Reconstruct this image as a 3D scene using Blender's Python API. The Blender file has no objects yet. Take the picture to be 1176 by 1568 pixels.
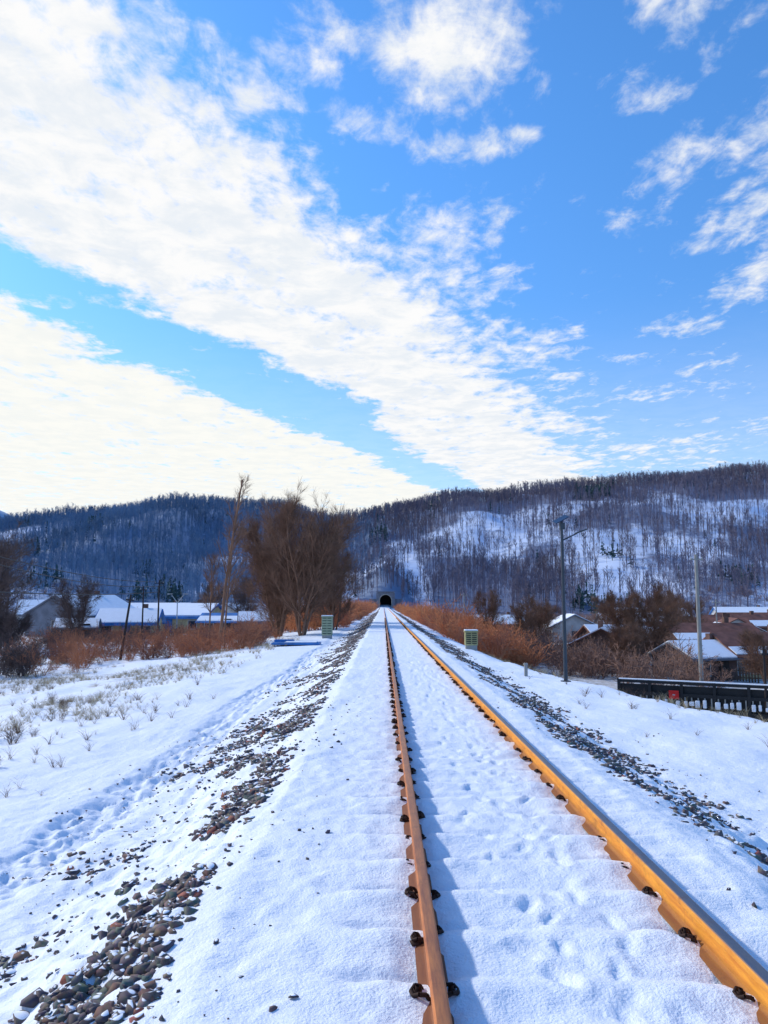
import bpy, bmesh, math
import numpy as np
from mathutils import Vector, Matrix
R=math.radians
RNG=np.random.default_rng(7)
scene=bpy.context.scene
scene.view_settings.view_transform='Standard'
scene.view_settings.look='None'
scene.view_settings.exposure=0
COL=scene.collection

# ------------------------------------------------------------------ noise
def _h(i,j,s):
    n=(i.astype(np.int64)*374761393+j.astype(np.int64)*668265263+s*1442695041)&0xffffffff
    n=((n^(n>>13))*1274126177)&0xffffffff
    return ((n^(n>>16))&0xffffffff)/4294967296.0
def vn(x,y,s=0):
    x=np.asarray(x,float);y=np.asarray(y,float)
    i=np.floor(x);j=np.floor(y);fx=x-i;fy=y-j
    fx=fx*fx*fx*(fx*(fx*6-15)+10);fy=fy*fy*fy*(fy*(fy*6-15)+10)
    a=_h(i,j,s);b=_h(i+1,j,s);c=_h(i,j+1,s);d=_h(i+1,j+1,s)
    return (a+(b-a)*fx)*(1-fy)+(c+(d-c)*fx)*fy
def fbm(x,y,o=4,s=0,g=.5):
    t=0;a=1;w=0
    for k in range(o):
        t=t+a*vn(x*2**k+17.3*k,y*2**k-9.1*k,s+k);w+=a;a*=g
    return t/w
def ss(x,a,b):
    t=np.clip((np.asarray(x,float)-a)/(b-a),0,1);return t*t*(3-2*t)

# ------------------------------------------------------------------ terrain
XL,XR=0.245,1.745     # rail centre lines
HX=np.array([-900,-500,-310,-230,-150,-80,-40,0,33,55,92,122,196,250,310,420,600,900.])
HH=np.array([60,62,60,69,78,78,66,76,84,89,88,93,97,103,109,114,100,90.])*1.0
def xedge(y): return np.interp(y,[0,10,17,25,38,60],[10,9.6,8.5,6.6,5.1,4.7])
def hill_ramp(x,y):
    yb=np.interp(x,[-600,-200,-60,-20,20,60,160,400],[250,250,300,340,340,310,285,275])+30*(fbm(x/60,y/200,2,31)-.5)
    t=np.clip((y-yb)/(640-yb),0,1.0)
    return t
def hillh(x,y):
    t=hill_ramp(x,y)
    H=np.interp(x,HX,HH)
    k=.55*t+.45*ss(t,0,1)
    sp=(fbm(x/75+3,y/130,4,11)-.5)*2
    z=H*k+ sp*34*t*(1-t)*1.6
    z+= (fbm(x/28,y/28,4,13)-.5)*11*t
    z-= H*.45*ss(y,680,1100)
    z+= 118*np.exp(-((x+610)/120)**2-((y-1150)/170)**2)
    bump=8.0*ss(y,346.5,353)*np.exp(-((x-1)/10)**2)
    return z+bump*(1-.9*ss(y,380,460))
def foot(x,y,cx,cy,ang,L,W,dep):
    c,s=math.cos(ang),math.sin(ang)
    dx=x-cx;dy=y-cy
    a=(dx*c-dy*s)/W;b=(dx*s+dy*c)/L
    q=a*a+b*b
    return -dep*np.exp(-q**2*1.2)+dep*.35*np.exp(-((np.sqrt(q)-1.35)/.25)**2)
FEET=[]
_r=np.random.default_rng(3)
yy=2.6
while yy<26:
    for cx in (0.80,1.05,1.3):
        if _r.random()<.85: FEET.append((cx+_r.normal(0,.07),yy+_r.uniform(0,.35),_r.normal(0,.35),_r.uniform(.07,.13),_r.uniform(.035,.055),_r.uniform(.012,.030)))
    yy+=_r.uniform(.28,.45)
FEET2=[]
yy=4.0
while yy<45:
    for cx in (-3.8,-3.62,-3.42,-3.22):
        FEET2.append((cx+_r.normal(0,.06),yy+_r.uniform(0,.3),_r.normal(0,.6),_r.uniform(.07,.15),_r.uniform(.05,.09),_r.uniform(.015,.038)))
    yy+=_r.uniform(.20,.28)
def terrain(x,y,detail=True):
    x=np.asarray(x,float);y=np.asarray(y,float)
    wob=(fbm(x*0+1.7,y*.55,3,5)-.5)*.28
    wob2=(fbm(x*0+4.7,y*.45,3,6)-.5)*.35
    xe=xedge(y)
    xl=x+wob*ss(-x,.6,1.2)
    zl=np.interp(xl,[-400,-60,-30,-17,-6.5,-2.75,-2.45,-1.25,-.95],[-2.2,-2.2,-2.1,-1.9,-.78,-.66,-.58,-.06,.03])
    xr=x+wob2*ss(x,2.2,2.8)
    xa=np.where(xr<3.9,xr,np.where(xr<xe,3.9+(xr-3.9)*1.1/(xe-3.9),5+(xr-xe)))
    zr=np.interp(xa,[2.3,2.65,3.75,4.0,5,5.8,13,20,400],[.03,-.06,-.56,-.62,-.72,-1.0,-4.0,-4.2,-4.2])
    z=np.where(x<.7,zl,zr)
    if detail:
        near=ss(-y,-60,-25)
        ph=((y+.05*(fbm(x*2,y*0,2,7)-.5))/0.6)%1.0
        sl=np.exp(-((ph-.5)/.22)**2)-1.0*np.exp(-((ph-.80)/.08)**2)*(.2+1.2*vn(x*3,y*1.667,14))
        inb=ss(x,-.45,-.1)*(1-ss(x,2.2,2.4))
        dr=np.minimum(np.abs(x-XL),np.abs(x-XR))
        ctr=.30+.7*np.exp(-(dr/.42)**2)
        z=z+near*inb*(sl-.4)*.044*ctr*(.3+1.3*fbm(x*1.7,y*1.7,2,8))
        for cx in (XL,XR):
            z=z-.022*np.exp(-((x-cx)/.10)**2)*near
        z=z+near*.030*(fbm(x*2.2,y*1.6,4,9)-.5)*ss(x,-3,-.2)*(1-ss(x,2.5,3))
        z=z+near*.13*(fbm(x*.9,y*.7,3,19)-.5)*(ss(-x,.35,.8)+ss(x,2.1,2.5))
        z=z+near*.038*(fbm(x*6,y*4.5,3,10)-.5)
        lum=ss(-x,1.1,1.4)*(1-ss(-x,2.5,3.1))+ss(x,2.5,2.8)*(1-ss(x,3.8,4.3))
        z=z+near*lum*.13*(fbm(x*4.5,y*4.5,3,21)-.5)
        z=z+.5*(fbm(x*.16,y*.16,4,23)-.5)*ss(-x,6,14)+.22*(fbm(x*1.1,y*1.1,3,24)-.5)*ss(-x,5.5,9)
        z=z+.12*(fbm(x*.5,y*.5,4,27)-.5)*ss(x,4.0,6)+.5*(fbm(x*.1,y*.1,3,28)-.5)*ss(x,16,30)
        pw=1.0*(np.exp(-((x+3.5+.15*np.sin(y*.35))/.38)**4))*(.55+.9*fbm(x*.5,y*.3,2,35))
        z=z-pw*.075+near*pw*.15*(fbm(x*7,y*5,4,33)-.5)
        for (cx,cy,an,L,W,dp) in FEET:
            m=(abs(x-cx)<.4)&(abs(y-cy)<.5)
            if m.any(): z[m]+=foot(x[m],y[m],cx,cy,an,L,W,dp)
        for (cx,cy,an,L,W,dp) in FEET2:
            cx=cx-.15*math.sin(cy*.35)
            m=(abs(x-cx)<.4)&(abs(y-cy)<.5)
            if m.any(): z[m]+=foot(x[m],y[m],cx,cy,an,L,W,dp)
    t=hill_ramp(x,y)
    z=z*(1-ss(t,0,.08))+hillh(x,y)
    return z
def tz(x,y): return float(terrain(np.array([float(x)]),np.array([float(y)]))[0])

# ------------------------------------------------------------------ mesh helpers
def mesh_np(name,V,F,mat=None,smooth=False,attrs=None):
    V=np.asarray(V,np.float32);F=np.asarray(F,np.int32)
    me=bpy.data.meshes.new(name)
    me.vertices.add(len(V));me.vertices.foreach_set('co',V.ravel())
    k=F.shape[1]
    me.loops.add(F.size);me.loops.foreach_set('vertex_index',F.ravel())
    me.polygons.add(len(F));me.polygons.foreach_set('loop_start',np.arange(0,F.size,k,dtype=np.int32))
    me.update(calc_edges=True)
    if smooth: me.polygons.foreach_set('use_smooth',np.ones(len(me.polygons),bool))
    if attrs:
        for n,a in attrs.items():
            at=me.attributes.new(n,'FLOAT','POINT');at.data.foreach_set('value',np.asarray(a,np.float32))
    if mat: me.materials.append(mat)
    ob=bpy.data.objects.new(name,me);COL.objects.link(ob)
    return ob
def tubes(S,sides=3):
    S=np.asarray(S,float);p0=S[:,:3];p1=S[:,3:6];r0=S[:,6:7];r1=S[:,7:8]
    d=p1-p0;d/=np.linalg.norm(d,axis=1,keepdims=True)+1e-9
    ref=np.where(np.abs(d[:,2:3])<.9,np.array([[0,0,1.]]),np.array([[1.,0,0]]))
    a=np.cross(d,ref);a/=np.linalg.norm(a,axis=1,keepdims=True)+1e-9
    b=np.cross(d,a)
    n=len(S);V=np.zeros((n,2*sides,3))
    for k in range(sides):
        c,s=math.cos(2*math.pi*k/sides),math.sin(2*math.pi*k/sides)
        V[:,k]=p0+(a*c+b*s)*r0;V[:,sides+k]=p1+(a*c+b*s)*r1
    f=np.array([[k,(k+1)%sides,sides+(k+1)%sides,sides+k] for k in range(sides)])
    F=(f[None]+np.arange(n)[:,None,None]*2*sides).reshape(-1,4)
    return V.reshape(-1,3),F
def ribbons(S,rng):
    S=np.asarray(S,float);p0=S[:,:3];p1=S[:,3:6];r0=S[:,6:7];r1=S[:,7:8]
    d=p1-p0;d/=np.linalg.norm(d,axis=1,keepdims=True)+1e-9
    ref=rng.normal(0,1,(len(S),3));ref[:,1]+=0.8*np.sign(ref[:,1])
    a=np.cross(d,ref);a/=np.linalg.norm(a,axis=1,keepdims=True)+1e-9
    V=np.stack([p0-a*r0,p0+a*r0,p1+a*r1,p1-a*r1],1)
    F=np.arange(len(S)*4).reshape(-1,4)
    return V.reshape(-1,3),F
def scatter(variants,P,scale,rotz,zs=None,tint=None):
    Vs=[];Fs=[];T=[];off=0
    pick=RNG.integers(0,len(variants),len(P))
    for k,(V,F) in enumerate(variants):
        idx=np.where(pick==k)[0]
        if len(idx)==0: continue
        c=np.cos(rotz[idx])[:,None];s=np.sin(rotz[idx])[:,None]
        sc=scale[idx][:,None]
        x=(V[None,:,0]*c-V[None,:,1]*s)*sc;y=(V[None,:,0]*s+V[None,:,1]*c)*sc
        z=V[None,:,2]*(sc if zs is None else zs[idx][:,None])
        W=np.stack([x,y,z],2)+P[idx][:,None,:]
        Vs.append(W.reshape(-1,3))
        Fs.append((F[None]+(np.arange(len(idx))*len(V))[:,None,None]+off).reshape(-1,F.shape[1]))
        if tint is not None: T.append(np.repeat(tint[idx],len(V)))
        off+=len(idx)*len(V)
    return np.concatenate(Vs),np.concatenate(Fs),(np.concatenate(T) if tint is not None else None)

# ------------------------------------------------------------------ materials
def new_mat(name):
    m=bpy.data.materials.new(name);m.use_nodes=True
    nt=m.node_tree;b=nt.nodes['Principled BSDF']
    return m,nt,b
def simple(name,c,rough=.7,var=.25,scale=3,c2=None,metal=0,bump=0.0,bscale=30,spec=.3):
    m,nt,b=new_mat(name)
    tc=nt.nodes.new('ShaderNodeTexCoord');nz=nt.nodes.new('ShaderNodeTexNoise')
    nz.inputs['Scale'].default_value=scale;nz.inputs['Detail'].default_value=6
    nt.links.new(tc.outputs['Object'],nz.inputs['Vector'])
    rp=nt.nodes.new('ShaderNodeValToRGB')
    rp.color_ramp.elements[0].position=.35;rp.color_ramp.elements[1].position=.68
    c2=c2 or tuple(v*(1-var) for v in c)
    rp.color_ramp.elements[0].color=(*c2,1);rp.color_ramp.elements[1].color=(*c,1)
    nt.links.new(nz.outputs['Fac'],rp.inputs['Fac']);nt.links.new(rp.outputs['Color'],b.inputs['Base Color'])
    b.inputs['Roughness'].default_value=rough;b.inputs['Metallic'].default_value=metal
    b.inputs['Specular IOR Level'].default_value=spec
    if bump>0:
        n2=nt.nodes.new('ShaderNodeTexNoise');n2.inputs['Scale'].default_value=bscale;n2.inputs['Detail'].default_value=5
        nt.links.new(tc.outputs['Object'],n2.inputs['Vector'])
        bp=nt.nodes.new('ShaderNodeBump');bp.inputs['Strength'].default_value=bump;bp.inputs['Distance'].default_value=.02
        nt.links.new(n2.outputs['Fac'],bp.inputs['Height']);nt.links.new(bp.outputs['Normal'],b.inputs['Normal'])
    return m
SNOWC=(.81,.86,.95)
M_snow=simple('snow_mat',SNOWC,.75,.06,2,bump=.3,bscale=12)
M_bark=simple('bark_brown',(.27,.15,.10),.9,.45,1.2)
M_bark2=simple('bark_dark',(.16,.11,.10),.9,.5,2)
M_twig=simple('bark_bush',(.34,.19,.13),.9,.5,.12,c2=(.17,.11,.10))
M_shrub=simple('shrub_red',(.55,.21,.09),.9,.6,.35,c2=(.20,.10,.08))
M_orange=simple('brush_orange',(.80,.32,.12),.9,.5,.12,c2=(.36,.14,.09))
M_grass=simple('dry_grass',(.50,.40,.25),.9,.4,.6)
M_weed=simple('weed_dark',(.17,.10,.07),.9,.4,.6)
M_conc=simple('concrete',(.34,.335,.32),.85,.25,2,bump=.3)
M_portal=simple('portal_concrete',(.17,.19,.24),.9,.3,1,bump=.3)
M_dark=simple('interior_shade_black',(.008,.009,.012),.9,.2,2)  # tunnel darkness put into the lining colour
M_black=simple('black_paint',(.02,.022,.026),.5,.3,3)
M_grey=simple('grey_metal',(.05,.065,.085),.45,.2,4,metal=.2)
M_blue=simple('blue_paint',(.04,.20,.55),.5,.4,1.5)
M_red=simple('red_paint',(.65,.02,.02),.5,.2,3)
M_white=simple('white_paint',(.48,.50,.52),.6,.35,.8)
M_yellow=simple('cream_wall',(.50,.42,.24),.8,.3,1.5)
M_cab=simple('cabinet_green',(.33,.40,.27),.6,.2,6)
M_cab2=simple('cabinet_yellow',(.45,.42,.20),.6,.3,6)
M_wallg=simple('wall_grey',(.18,.20,.25),.85,.35,1)
M_brick=simple('wall_brick',(.17,.10,.085),.85,.45,1.5)
M_roofr=simple('roof_red',(.24,.105,.08),.8,.45,1.2)
M_wood=simple('pole_wood',(.05,.04,.04),.9,.4,3)
M_fence=simple('weathered_wood',(.15,.11,.09),.9,.4,3)
M_glass=simple('window_glass',(.03,.04,.06),.15,.2,3,spec=.6)
M_solar=simple('solar_panel',(.01,.02,.06),.2,.2,3,spec=.6)

def rail_mat(name,side,side2,head,head2,rough):
    m,nt,b=new_mat(name)
    tc=nt.nodes.new('ShaderNodeTexCoord')
    mp=nt.nodes.new('ShaderNodeMapping');mp.inputs['Scale'].default_value=(14,1.6,14)
    nt.links.new(tc.outputs['Object'],mp.inputs['Vector'])
    nz=nt.nodes.new('ShaderNodeTexNoise');nz.inputs['Scale'].default_value=2.2;nz.inputs['Detail'].default_value=8;nz.inputs['Roughness'].default_value=.7
    nt.links.new(mp.outputs['Vector'],nz.inputs['Vector'])
    def ramp(a,bb,p0=.35,p1=.65):
        r=nt.nodes.new('ShaderNodeValToRGB');r.color_ramp.elements[0].position=p0;r.color_ramp.elements[1].position=p1
        r.color_ramp.elements[0].color=(*a,1);r.color_ramp.elements[1].color=(*bb,1)
        nt.links.new(nz.outputs['Fac'],r.inputs['Fac']);return r
    r1=ramp(side2,side);r2=ramp(head2,head)
    sp=nt.nodes.new('ShaderNodeSeparateXYZ');nt.links.new(tc.outputs['Object'],sp.inputs[0])
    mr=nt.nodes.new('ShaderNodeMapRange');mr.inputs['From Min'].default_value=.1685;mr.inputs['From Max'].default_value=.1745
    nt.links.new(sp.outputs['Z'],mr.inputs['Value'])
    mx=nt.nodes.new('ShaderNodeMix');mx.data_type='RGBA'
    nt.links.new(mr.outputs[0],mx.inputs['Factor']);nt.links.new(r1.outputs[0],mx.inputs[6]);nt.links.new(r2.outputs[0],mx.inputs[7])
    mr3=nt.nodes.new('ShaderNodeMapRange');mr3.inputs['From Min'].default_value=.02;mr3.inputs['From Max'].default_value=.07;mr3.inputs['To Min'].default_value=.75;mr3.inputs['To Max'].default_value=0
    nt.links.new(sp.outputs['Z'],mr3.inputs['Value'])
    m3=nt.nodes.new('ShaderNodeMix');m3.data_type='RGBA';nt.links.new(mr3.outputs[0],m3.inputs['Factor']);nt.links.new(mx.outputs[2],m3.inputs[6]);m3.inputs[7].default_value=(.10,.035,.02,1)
    n5=nt.nodes.new('ShaderNodeTexNoise');n5.inputs['Scale'].default_value=5;n5.inputs['Detail'].default_value=8;n5.inputs['Roughness'].default_value=.75
    nt.links.new(tc.outputs['Object'],n5.inputs['Vector'])
    m5=nt.nodes.new('ShaderNodeMapRange');m5.inputs['From Min'].default_value=.55;m5.inputs['From Max'].default_value=.70;m5.inputs['To Max'].default_value=.65;nt.links.new(n5.outputs['Fac'],m5.inputs['Value'])
    m6=nt.nodes.new('ShaderNodeMix');m6.data_type='RGBA';nt.links.new(m5.outputs[0],m6.inputs['Factor']);nt.links.new(m3.outputs[2],m6.inputs[6]);m6.inputs[7].default_value=(.16,.055,.03,1)
    nt.links.new(m6.outputs[2],b.inputs['Base Color'])
    mr2=nt.nodes.new('ShaderNodeMapRange');mr2.inputs['To Min'].default_value=.75;mr2.inputs['To Max'].default_value=rough
    nt.links.new(mr.outputs[0],mr2.inputs['Value']);nt.links.new(mr2.outputs[0],b.inputs['Roughness'])
    mm=nt.nodes.new('ShaderNodeMath');mm.operation='MULTIPLY';mm.inputs[1].default_value=.6
    nt.links.new(mr.outputs[0],mm.inputs[0]);nt.links.new(mm.outputs[0],b.inputs['Metallic'])
    bp=nt.nodes.new('ShaderNodeBump');bp.inputs['Strength'].default_value=.4;bp.inputs['Distance'].default_value=.004
    nt.links.new(nz.outputs['Fac'],bp.inputs['Height']);nt.links.new(bp.outputs['Normal'],b.inputs['Normal'])
    return m
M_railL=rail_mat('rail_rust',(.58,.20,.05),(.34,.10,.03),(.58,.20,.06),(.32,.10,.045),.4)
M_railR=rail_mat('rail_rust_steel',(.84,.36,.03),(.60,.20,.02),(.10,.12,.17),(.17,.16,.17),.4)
M_clip=simple('clip_rust',(.05,.024,.018),.8,.5,20)

def stone_mat():
    m,nt,b=new_mat('ballast_stone')
    at=nt.nodes.new('ShaderNodeAttribute');at.attribute_name='tint'
    r=nt.nodes.new('ShaderNodeValToRGB');r.color_ramp.interpolation='CONSTANT'
    e=r.color_ramp.elements;e[0].color=(.09,.075,.09,1);e[1].position=.2;e[1].color=(.13,.10,.095,1)
    for p,c in ((.4,(.065,.055,.07)),(.58,(.17,.145,.13)),(.72,(.10,.12,.11)),(.84,(.15,.09,.075)),(.93,(.22,.18,.17)),(.97,(.30,.10,.07))):
        k=e.new(p);k.color=(*c,1)
    nt.links.new(at.outputs['Fac'],r.inputs['Fac'])
    tc=nt.nodes.new('ShaderNodeTexCoord');nz=nt.nodes.new('ShaderNodeTexNoise');nz.inputs['Scale'].default_value=30;nz.inputs['Detail'].default_value=5
    nt.links.new(tc.outputs['Object'],nz.inputs['Vector'])
    mx=nt.nodes.new('ShaderNodeMix');mx.data_type='RGBA';mx.blend_type='OVERLAY';mx.inputs['Factor'].default_value=.6
    nt.links.new(r.outputs[0],mx.inputs[6]);nt.links.new(nz.outputs['Color'],mx.inputs[7])
    geo=nt.nodes.new('ShaderNodeNewGeometry');sp=nt.nodes.new('ShaderNodeSeparateXYZ');nt.links.new(geo.outputs['Normal'],sp.inputs[0])
    n2=nt.nodes.new('ShaderNodeTexNoise');n2.inputs['Scale'].default_value=5;nt.links.new(tc.outputs['Object'],n2.inputs['Vector'])
    ad=nt.nodes.new('ShaderNodeMath');ad.operation='ADD';nt.links.new(sp.outputs['Z'],ad.inputs[0]);nt.links.new(n2.outputs['Fac'],ad.inputs[1])
    mr=nt.nodes.new('ShaderNodeMapRange');mr.inputs['From Min'].default_value=1.43;mr.inputs['From Max'].default_value=1.47
    nt.links.new(ad.outputs[0],mr.inputs['Value'])
    m2=nt.nodes.new('ShaderNodeMix');m2.data_type='RGBA';nt.links.new(mr.outputs[0],m2.inputs['Factor'])
    nt.links.new(mx.outputs[2],m2.inputs[6]);m2.inputs[7].default_value=(*SNOWC,1)
    nt.links.new(m2.outputs[2],b.inputs['Base Color']);b.inputs['Roughness'].default_value=.85
    return m
M_stone=stone_mat()

def terrain_mat():
    m,nt,b=new_mat('snow_ground')
    L=nt.links.new
    def att(n):
        a=nt.nodes.new('ShaderNodeAttribute');a.attribute_name=n;return a.outputs['Fac']
    tc=nt.nodes.new('ShaderNodeTexCoord')
    def noise(s,d=5,r=.6,map=None):
        n=nt.nodes.new('ShaderNodeTexNoise');n.inputs['Scale'].default_value=s;n.inputs['Detail'].default_value=d;n.inputs['Roughness'].default_value=r
        if map:
            mp=nt.nodes.new('ShaderNodeMapping');mp.inputs['Scale'].default_value=map;L(tc.outputs['Object'],mp.inputs['Vector']);L(mp.outputs[0],n.inputs['Vector'])
        else: L(tc.outputs['Object'],n.inputs['Vector'])
        return n.outputs['Fac']
    def mth(op,a,c):
        n=nt.nodes.new('ShaderNodeMath');n.operation=op
        for i,v in enumerate((a,c)):
            if isinstance(v,(int,float)): n.inputs[i].default_value=v
            else: L(v,n.inputs[i])
        return n.outputs[0]
    def mr(v,a,c):
        n=nt.nodes.new('ShaderNodeMapRange');n.inputs['From Min'].default_value=a;n.inputs['From Max'].default_value=c;L(v,n.inputs['Value']);return n.outputs[0]
    def mix(f,a,c):
        n=nt.nodes.new('ShaderNodeMix');n.data_type='RGBA'
        if isinstance(f,(int,float)): n.inputs['Factor'].default_value=f
        else: L(f,n.inputs['Factor'])
        for i,v in ((6,a),(7,c)):
            if isinstance(v,tuple): n.inputs[i].default_value=(*v,1)
            else: L(v,n.inputs[i])
        return n.outputs[2]
    base=mix(noise(.6,3),(.78,.85,.96),(.86,.90,.97))
    base=mix(att('hillsnow'),base,(.60,.70,.90))  # hill snow tinted blue, painting in the hazy air
    s=mr(mth('ADD',mth('MULTIPLY',att('stone'),1.0),noise(7,4)),1.14,1.26)
    c=mix(s,base,(.12,.095,.11))
    g=mr(mth('ADD',att('grass'),noise(1.7,6,.7)),1.08,1.3)
    c=mix(mth('MULTIPLY',g,.75),c,(.33,.28,.22))
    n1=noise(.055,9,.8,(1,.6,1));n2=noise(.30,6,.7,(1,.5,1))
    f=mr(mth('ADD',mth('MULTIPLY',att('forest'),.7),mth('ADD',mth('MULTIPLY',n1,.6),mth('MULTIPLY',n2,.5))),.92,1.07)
    fc=mix(att('blue'),(.17,.17,.25),(.10,.18,.31))  # forest floor colour carries painted blue haze, strongest on the left hill
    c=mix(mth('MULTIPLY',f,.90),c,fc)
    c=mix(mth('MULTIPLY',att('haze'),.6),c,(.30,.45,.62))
    L(c,b.inputs['Base Color'])
    b.inputs['Roughness'].default_value=.7;b.inputs['Specular IOR Level'].default_value=.25
    hb=mth('ADD',mth('MULTIPLY',noise(9,6,.6),1.0),mth('MULTIPLY',noise(60,4,.6),.35))
    bp=nt.nodes.new('ShaderNodeBump');bp.inputs['Strength'].default_value=.7;bp.inputs['Distance'].default_value=.035
    L(hb,bp.inputs['Height']);L(bp.outputs[0],b.inputs['Normal'])
    return m
M_ter=terrain_mat()

# ------------------------------------------------------------------ ground sheet
def gaxis(a,b,step,ratio,lim_lo,lim_hi):
    mid=list(np.arange(a,b,step));hi=[];v=mid[-1];s=step
    while v<lim_hi: s*=ratio;v+=s;hi.append(v)
    lo=[];v=mid[0];s=step
    while v>lim_lo: s*=ratio;v-=s;lo.append(v)
    return np.array(lo[::-1]+mid+hi)
gx=gaxis(-4.4,4.1,.03,1.036,-1100,1100)
yn=list(np.arange(1.4,9,.036));v=yn[-1];s=.036
while v<2200:
    s=min(s*1.03,.0115*v);v+=s;yn.append(v)
yb=[-80,-50,-30,-18,-10,-5,-2.5,-1,-.2,.3,.6,.9,1.1,1.25]
gy=np.array(yb+yn)
GX,GY=np.meshgrid(gx,gy)
GZ=terrain(GX.ravel(),GY.ravel())
X=GX.ravel();Y=GY.ravel()
nx,ny=len(gx),len(gy)
ii=np.arange(nx*ny).reshape(ny,nx)
F=np.stack([ii[:-1,:-1],ii[:-1,1:],ii[1:,1:],ii[1:,:-1]],-1).reshape(-1,4)
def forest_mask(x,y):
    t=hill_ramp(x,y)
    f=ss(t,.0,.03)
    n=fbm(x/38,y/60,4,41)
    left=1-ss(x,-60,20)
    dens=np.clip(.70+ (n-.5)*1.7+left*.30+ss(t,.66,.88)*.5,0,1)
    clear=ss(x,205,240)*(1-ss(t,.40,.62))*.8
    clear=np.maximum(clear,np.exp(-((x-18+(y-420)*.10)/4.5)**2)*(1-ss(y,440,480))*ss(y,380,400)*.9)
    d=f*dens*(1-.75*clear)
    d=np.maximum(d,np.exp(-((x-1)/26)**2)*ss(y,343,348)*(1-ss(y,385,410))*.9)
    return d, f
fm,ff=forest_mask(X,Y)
st=((ss(-X,1.25,1.45)*(1-ss(-X,1.7,2.4)))+(ss(X,2.6,2.8)*(1-ss(X,3.3,3.9))))*ss(Y,25,45)*(1-ss(Y,335,345))*.95
gr=(ss(-X,6,8.5)*.62*ss(fbm(X*.12,Y*.12,3,51),.35,.6)+ss(X,xedge(Y)+.3,xedge(Y)+3)*.75)*(1-ff)
gr=gr*(1-.4*ss(Y,120,250))
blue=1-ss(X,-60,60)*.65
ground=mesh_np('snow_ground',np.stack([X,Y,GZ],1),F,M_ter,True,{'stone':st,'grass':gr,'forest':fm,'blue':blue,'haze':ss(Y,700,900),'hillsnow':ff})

# ------------------------------------------------------------------ stones
def rock_var(n,seed):
    bm=bmesh.new();r=np.random.default_rng(seed)
    P=r.normal(0,1,(n,3));P/=np.linalg.norm(P,axis=1,keepdims=True);P*=r.uniform(.8,1.1,(n,1))
    P*=np.array([r.uniform(.9,1.25),r.uniform(.65,1),r.uniform(.5,.8)])
    for p in P: bm.verts.new(p)
    bmesh.ops.convex_hull(bm,input=list(bm.verts))
    bm.verts.ensure_lookup_table()
    loose=[v for v in bm.verts if not v.link_faces];bmesh.ops.delete(bm,geom=loose,context='VERTS')
    bm.verts.index_update()
    V=np.array([v.co[:] for v in bm.verts]);F=np.array([[v.index for v in f.verts] for f in bm.faces]);bm.free()
    return V,F
RV2=[rock_var(13,i) for i in range(14)];RV1=[rock_var(9,i+50) for i in range(8)]
def stones(name,side):
    VV=[];FF=[];TT=[];off=0
    for (y0,y1,n,var,smin,smax) in ((1.8,7.5,1250 if side<0 else 900,RV2,.022,.074),(7.5,16,2200 if side<0 else 2000,RV2,.025,.070),(16,60,6500,RV1,.03,.07),(60,200,6000,RV1,.05,.10)):
        y=RNG.uniform(y0,y1,n*6)
        if side<0:
            x=-RNG.triangular(1.10,1.45,3.5,n*6)
            cl=fbm(x*1.5,y*.9,3,61)+.06*ss(y,8,16)-.15*ss(-x,1.7,3.0)+.05*ss(x,-1.9,-1.2)
            keep=cl>RNG.uniform(.44,.62,n*6)
        else:
            x=RNG.triangular(2.5,2.95,4.3,n*6)
            cl=fbm(x*1.5,y*.8,3,71)+.02*ss(y,10,30)
            keep=cl>RNG.uniform(.43,.58,n*6)
        x=x[keep][:n];y=y[keep][:n];k=len(x)
        if side<0: x=x-(fbm(x*0+1.7,y*.55,3,5)-.5)*.28
        else: x=x-(fbm(x*0+4.7,y*.45,3,6)-.5)*.35
        sc=smin+(smax-smin)*RNG.random(k)**1.6
        z=terrain(x,y)+sc*.03
        V,F_,T=scatter(var,np.stack([x,y,z],1),sc,RNG.uniform(0,6.28,k),tint=RNG.random(k))
        VV.append(V);FF.append(F_+off);TT.append(T);off+=len(V)
    k=1300 if side<0 else 360
    y=RNG.uniform(2.2,16,k);x=(-RNG.triangular(.1,2.6,4.2,k)) if side<0 else RNG.triangular(2.0,3.2,5.5,k)
    sc=.006+.028*RNG.random(k)**1.5;z=terrain(x,y)+sc*.15
    V,F_,T=scatter(RV1,np.stack([x,y,z],1),sc,RNG.uniform(0,6.28,k),tint=RNG.random(k)*.6)
    VV.append(V);FF.append(F_+off);TT.append(T)
    return mesh_np(name,np.concatenate(VV),np.concatenate(FF),M_stone,False,{'tint':np.concatenate(TT)})
stones('ballast_stones',-1);stones('ballast_stones',1)

# ------------------------------------------------------------------ generic builders
def empty(name,loc=(0,0,0),rz=0):
    e=bpy.data.objects.new(name,None);COL.objects.link(e);e.location=loc;e.rotation_euler=(0,0,rz);e.empty_display_size=.3;return e
def pmesh(name,V,F,mat,parent=None,smooth=False):
    me=bpy.data.meshes.new(name);me.from_pydata([tuple(v) for v in V],[],[tuple(f) for f in F]);me.update()
    if mat: me.materials.append(mat)
    if smooth:
        for p in me.polygons:p.use_smooth=True
    o=bpy.data.objects.new(name,me);COL.objects.link(o)
    if parent:o.parent=parent
    return o
def boxVF(c,s):
    x,y,z=c;a,b,d=s[0]/2,s[1]/2,s[2]/2
    V=[(x+i*a,y+j*b,z+k*d) for i in(-1,1) for j in(-1,1) for k in(-1,1)]
    return V,[(0,1,3,2),(4,6,7,5),(0,4,5,1),(2,3,7,6),(0,2,6,4),(1,5,7,3)]
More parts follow.
